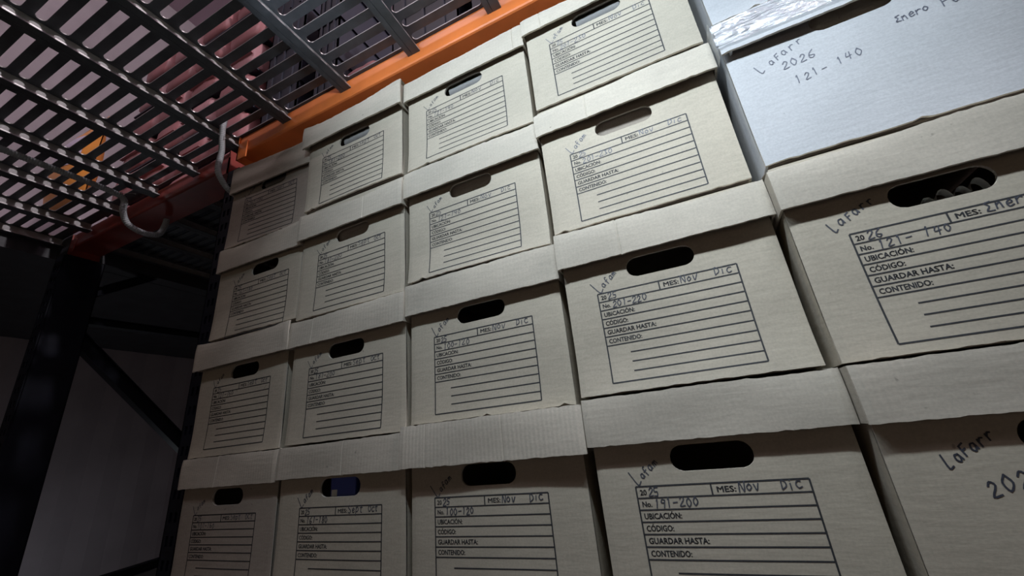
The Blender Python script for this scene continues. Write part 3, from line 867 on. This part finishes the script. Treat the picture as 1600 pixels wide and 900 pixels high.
# ---------------------------------------------------------------- goods standing on the decking above
PINK = mat('pink_wrap', (0.38, 0.155, 0.165), rough=0.5, var=0.22, vscale=7, bump=0.4, bscale=28)
PINKB = mat('pale_pink_wrap', (0.48, 0.24, 0.26), rough=0.5, var=0.18, vscale=9, bump=0.5, bscale=24)
CRATE = mat('navy_plastic', (0.014, 0.018, 0.036), rough=0.5, var=0.2, vscale=12)
ZT = ZP + 0.0034
def pillow(w, d, h, nx=9, nz=7, puff=0.006, sd=0):
    """a tightly wrapped pack: rounded block with slightly swollen, creased faces"""
    b = MB()
    def P(u, v, w_):
        x, y, z = u * w / 2, v * d / 2, w_ * h / 2
        k = 1 + puff / w * (1 - v * v) * (1 - w_ * w_) * 2
        k2 = 1 + puff / d * (1 - u * u) * (1 - w_ * w_) * 2
        r = 1 - 0.045 * ((u * w_) ** 8 + (v * w_) ** 8 + (u * v) ** 8)
        n_ = noise.noise(Vector((u * 2.2 + sd, v * 2.2, w_ * 2.2 + sd))) * 0.004
        return (x * k * r, y * k2 * r + n_, z * r + h / 2)
    L = lambda n: [-1 + 2 * i / (n - 1) for i in range(n)]
    U, V, Wz = L(nx), L(nx), L(nz)
    for v in (-1, 1): b.grid([P(u, v, w_) for w_ in Wz for u in U], nx, nz)
    for u in (-1, 1): b.grid([P(u, v, w_) for w_ in Wz for v in V], nx, nz)
    for w_ in (-1, 1): b.grid([P(u, v, w_) for v in V for u in U], nx, nx)
    return b
def pack(x, y, z, w, d, h, mt, label, group, sd):
    t = thing('wrapped_pack', label, 'pack', (x, y, z), 0, group)
    weld(pillow(w, d, h, sd=sd).build('wrapped_body', mt, t, smooth=True), 1e-4)
    b = MB()                                                   # welded seam fin across the front, and end tucks
    b.box((-w * 0.42, -d / 2 - 0.016, h * 0.5 - 0.002), (w * 0.42, -d / 2 - 0.001, h * 0.5 + 0.001))
    b.build('film_seam', PINKB, t)
    return t
k = 0
for i in range(4):
    for j in range(6):
        w, h = 0.222, 0.192
        pack(-1.225 + 0.255 * i + rnd.uniform(-0.004, 0.004), 0.32 + rnd.uniform(-0.008, 0.008), ZT + 0.206 * j + 0.012, w, 0.34, h, PINK if (i * 5 + j * 3) % 4 else PINKB,
             'pinkish red wrapped pack above the deck, %s column, %s layer of the pile' % (('leftmost', 'second', 'third', 'rightmost')[i], ('lowest', 'second', 'third', 'fourth', 'fifth', 'topmost')[j]), 'wrapped packs piled above the deck', k)
        k += 1
for j in range(6):                                             # a board under every layer of packs keeps the pile straight
    t = thing('layer_board', 'thin dark board directly under the %s layer of pink packs' % ('lowest', 'second', 'third', 'fourth', 'fifth', 'topmost')[j], 'board', (-0.842, 0.32, ZT + 0.206 * j), 0, 'boards between the pack layers')
    b = MB(); b.box((-0.51, -0.17, 0.0), (0.51, 0.17 if j else 0.67, 0.008)); b.build('sheet', CRATE, t)  # lowest one runs deeper, added to stop light through the rear slots
def crate(x, y, z, w, d, h, label, group=None):
    t = thing('plastic_crate', label, 'crate', (x, y, z), 0, group)
    b = MB()
    b.box((-w / 2, -d / 2, 0), (w / 2, -d / 2 + 0.006, h)); b.box((-w / 2, d / 2 - 0.006, 0), (w / 2, d / 2, h))
    b.box((-w / 2, -d / 2, 0), (-w / 2 + 0.006, d / 2, h)); b.box((w / 2 - 0.006, -d / 2, 0), (w / 2, d / 2, h)); b.box((-w / 2, -d / 2, 0), (w / 2, d / 2, 0.006))
    b.build('crate_body', CRATE, t)
    b = MB()
    b.box((-w / 2 - 0.008, -d / 2 - 0.008, h - 0.022), (w / 2 + 0.008, -d / 2, h)); b.box((-w / 2 - 0.008, -d / 2, h - 0.022), (-w / 2, d / 2, h)); b.box((w / 2, -d / 2, h - 0.022), (w / 2 + 0.008, d / 2, h))
    b.build('rim', CRATE, t)
    for q in (-0.3, 0.0, 0.3):
        b = MB(); b.box((q * w - 0.005, -d / 2 - 0.007, 0.01), (q * w + 0.005, -d / 2, h - 0.022)); b.build('rib', CRATE, t)
    return t
for c_, (x, w, n) in enumerate(((-0.165, 0.20, 5), (0.085, 0.115, 4), (0.255, 0.17, 1), (0.545, 0.27, 3), (0.86, 0.27, 4))):
    for j in range(n):
        crate(x, 0.34, ZT + 0.222 * j, w, 0.34, 0.218, 'dark plastic crate above the deck, %s pile from left, %s crate from the bottom' % (('first', 'second', 'third', 'fourth', 'fifth')[c_], ('first', 'second', 'third', 'fourth', 'fifth')[j]), 'dark crates piled above the deck')
pack(0.255, 0.31, ZT + 0.222, 0.16, 0.26, 0.10, PINK, 'small pink pack lying on the lowest dark crate above the decking', None, 60)
# orange printed bag standing on the decking
BAG = mat('orange_film', (0.85, 0.33, 0.06), rough=0.35, var=0.08, vscale=20, bump=0.3, bscale=30)
LILAC = mat('lilac_print', (0.70, 0.60, 0.78), rough=0.4)
PURPLE = mat('purple_print', (0.30, 0.02, 0.30), rough=0.4)
NAVY = mat('navy_print', (0.05, 0.04, 0.22), rough=0.4)
t = thing('snack_bag', 'bright orange printed bag standing on the decking, seen through the slots at far left', 'bag', (-1.01, -0.085, ZT))
bw, bh, bd = 0.34, 0.37, 0.10
def bagY(u, v): return -bd / 2 * max(0.0, (1 - abs(u) ** 3)) * max(0.0, 1 - abs(v) ** 3.2) - 0.002
b = MB()
nu, nv = 15, 17
for sgn in (1, -1):
    b.grid([(u * bw / 2 * (1 - 0.06 * (1 - abs(v) ** 2)), sgn * bagY(u, v), (v + 1) * bh / 2) for v in linspace(-1, 1, nv) for u in linspace(-1, 1, nu)], nu, nv)
weld(b.build('bag_body', BAG, t, smooth=True), 1e-4)
b = MB(); b.box((-bw / 2, -0.003, bh - 0.004), (bw / 2, 0.003, bh + 0.022)); b.build('sealed_edge', BAG, t)
def print_patch(u0, v0, u1, v1, mt, off):
    b = MB(); n = 9
    b.grid([(u * bw / 2 * (1 - 0.06 * (1 - abs(v) ** 2)), bagY(u, v) - off, (v + 1) * bh / 2) for v in linspace(v0, v1, n) for u in linspace(u0, u1, n)], n, n)
    b.build('print_patch', mt, t, smooth=True)
print_patch(-0.45, -0.15, 0.75, 0.62, LILAC, 0.0012)
print_patch(-0.25, 0.30, 0.10, 0.45, PURPLE, 0.0020)
print_patch(0.2, 0.05, 0.65, 0.16, NAVY, 0.0020)
print_patch(0.1, -0.12, 0.4, 0.0, PURPLE, 0.0020)
# bright tubes under the roof, glimpsed through the slots
GLOW = mat('lamp_glow', (1, 1, 1), emit=(1.0, 0.95, 0.97, 9.0))
for (x, y) in ((-1.20, 1.45), (-1.68, 1.27)):
    t = thing('ceiling_light', 'white ceiling tube glimpsed through the decking, %s' % ('right hand one' if x > -1.4 else 'left hand one'), 'lamp', (x, y, 3.56))
    b = MB(); b.box((-0.14, -0.05, 0.0), (0.14, 0.05, 0.04)); b.build('housing', STEEL_RIMLIT, t)
    b = MB()
    for q in (-0.025, 0.025): b.tube([(-0.13, q, -0.012), (0.13, q, -0.012)], 0.012, 8)
    b.build('tube', GLOW, t)
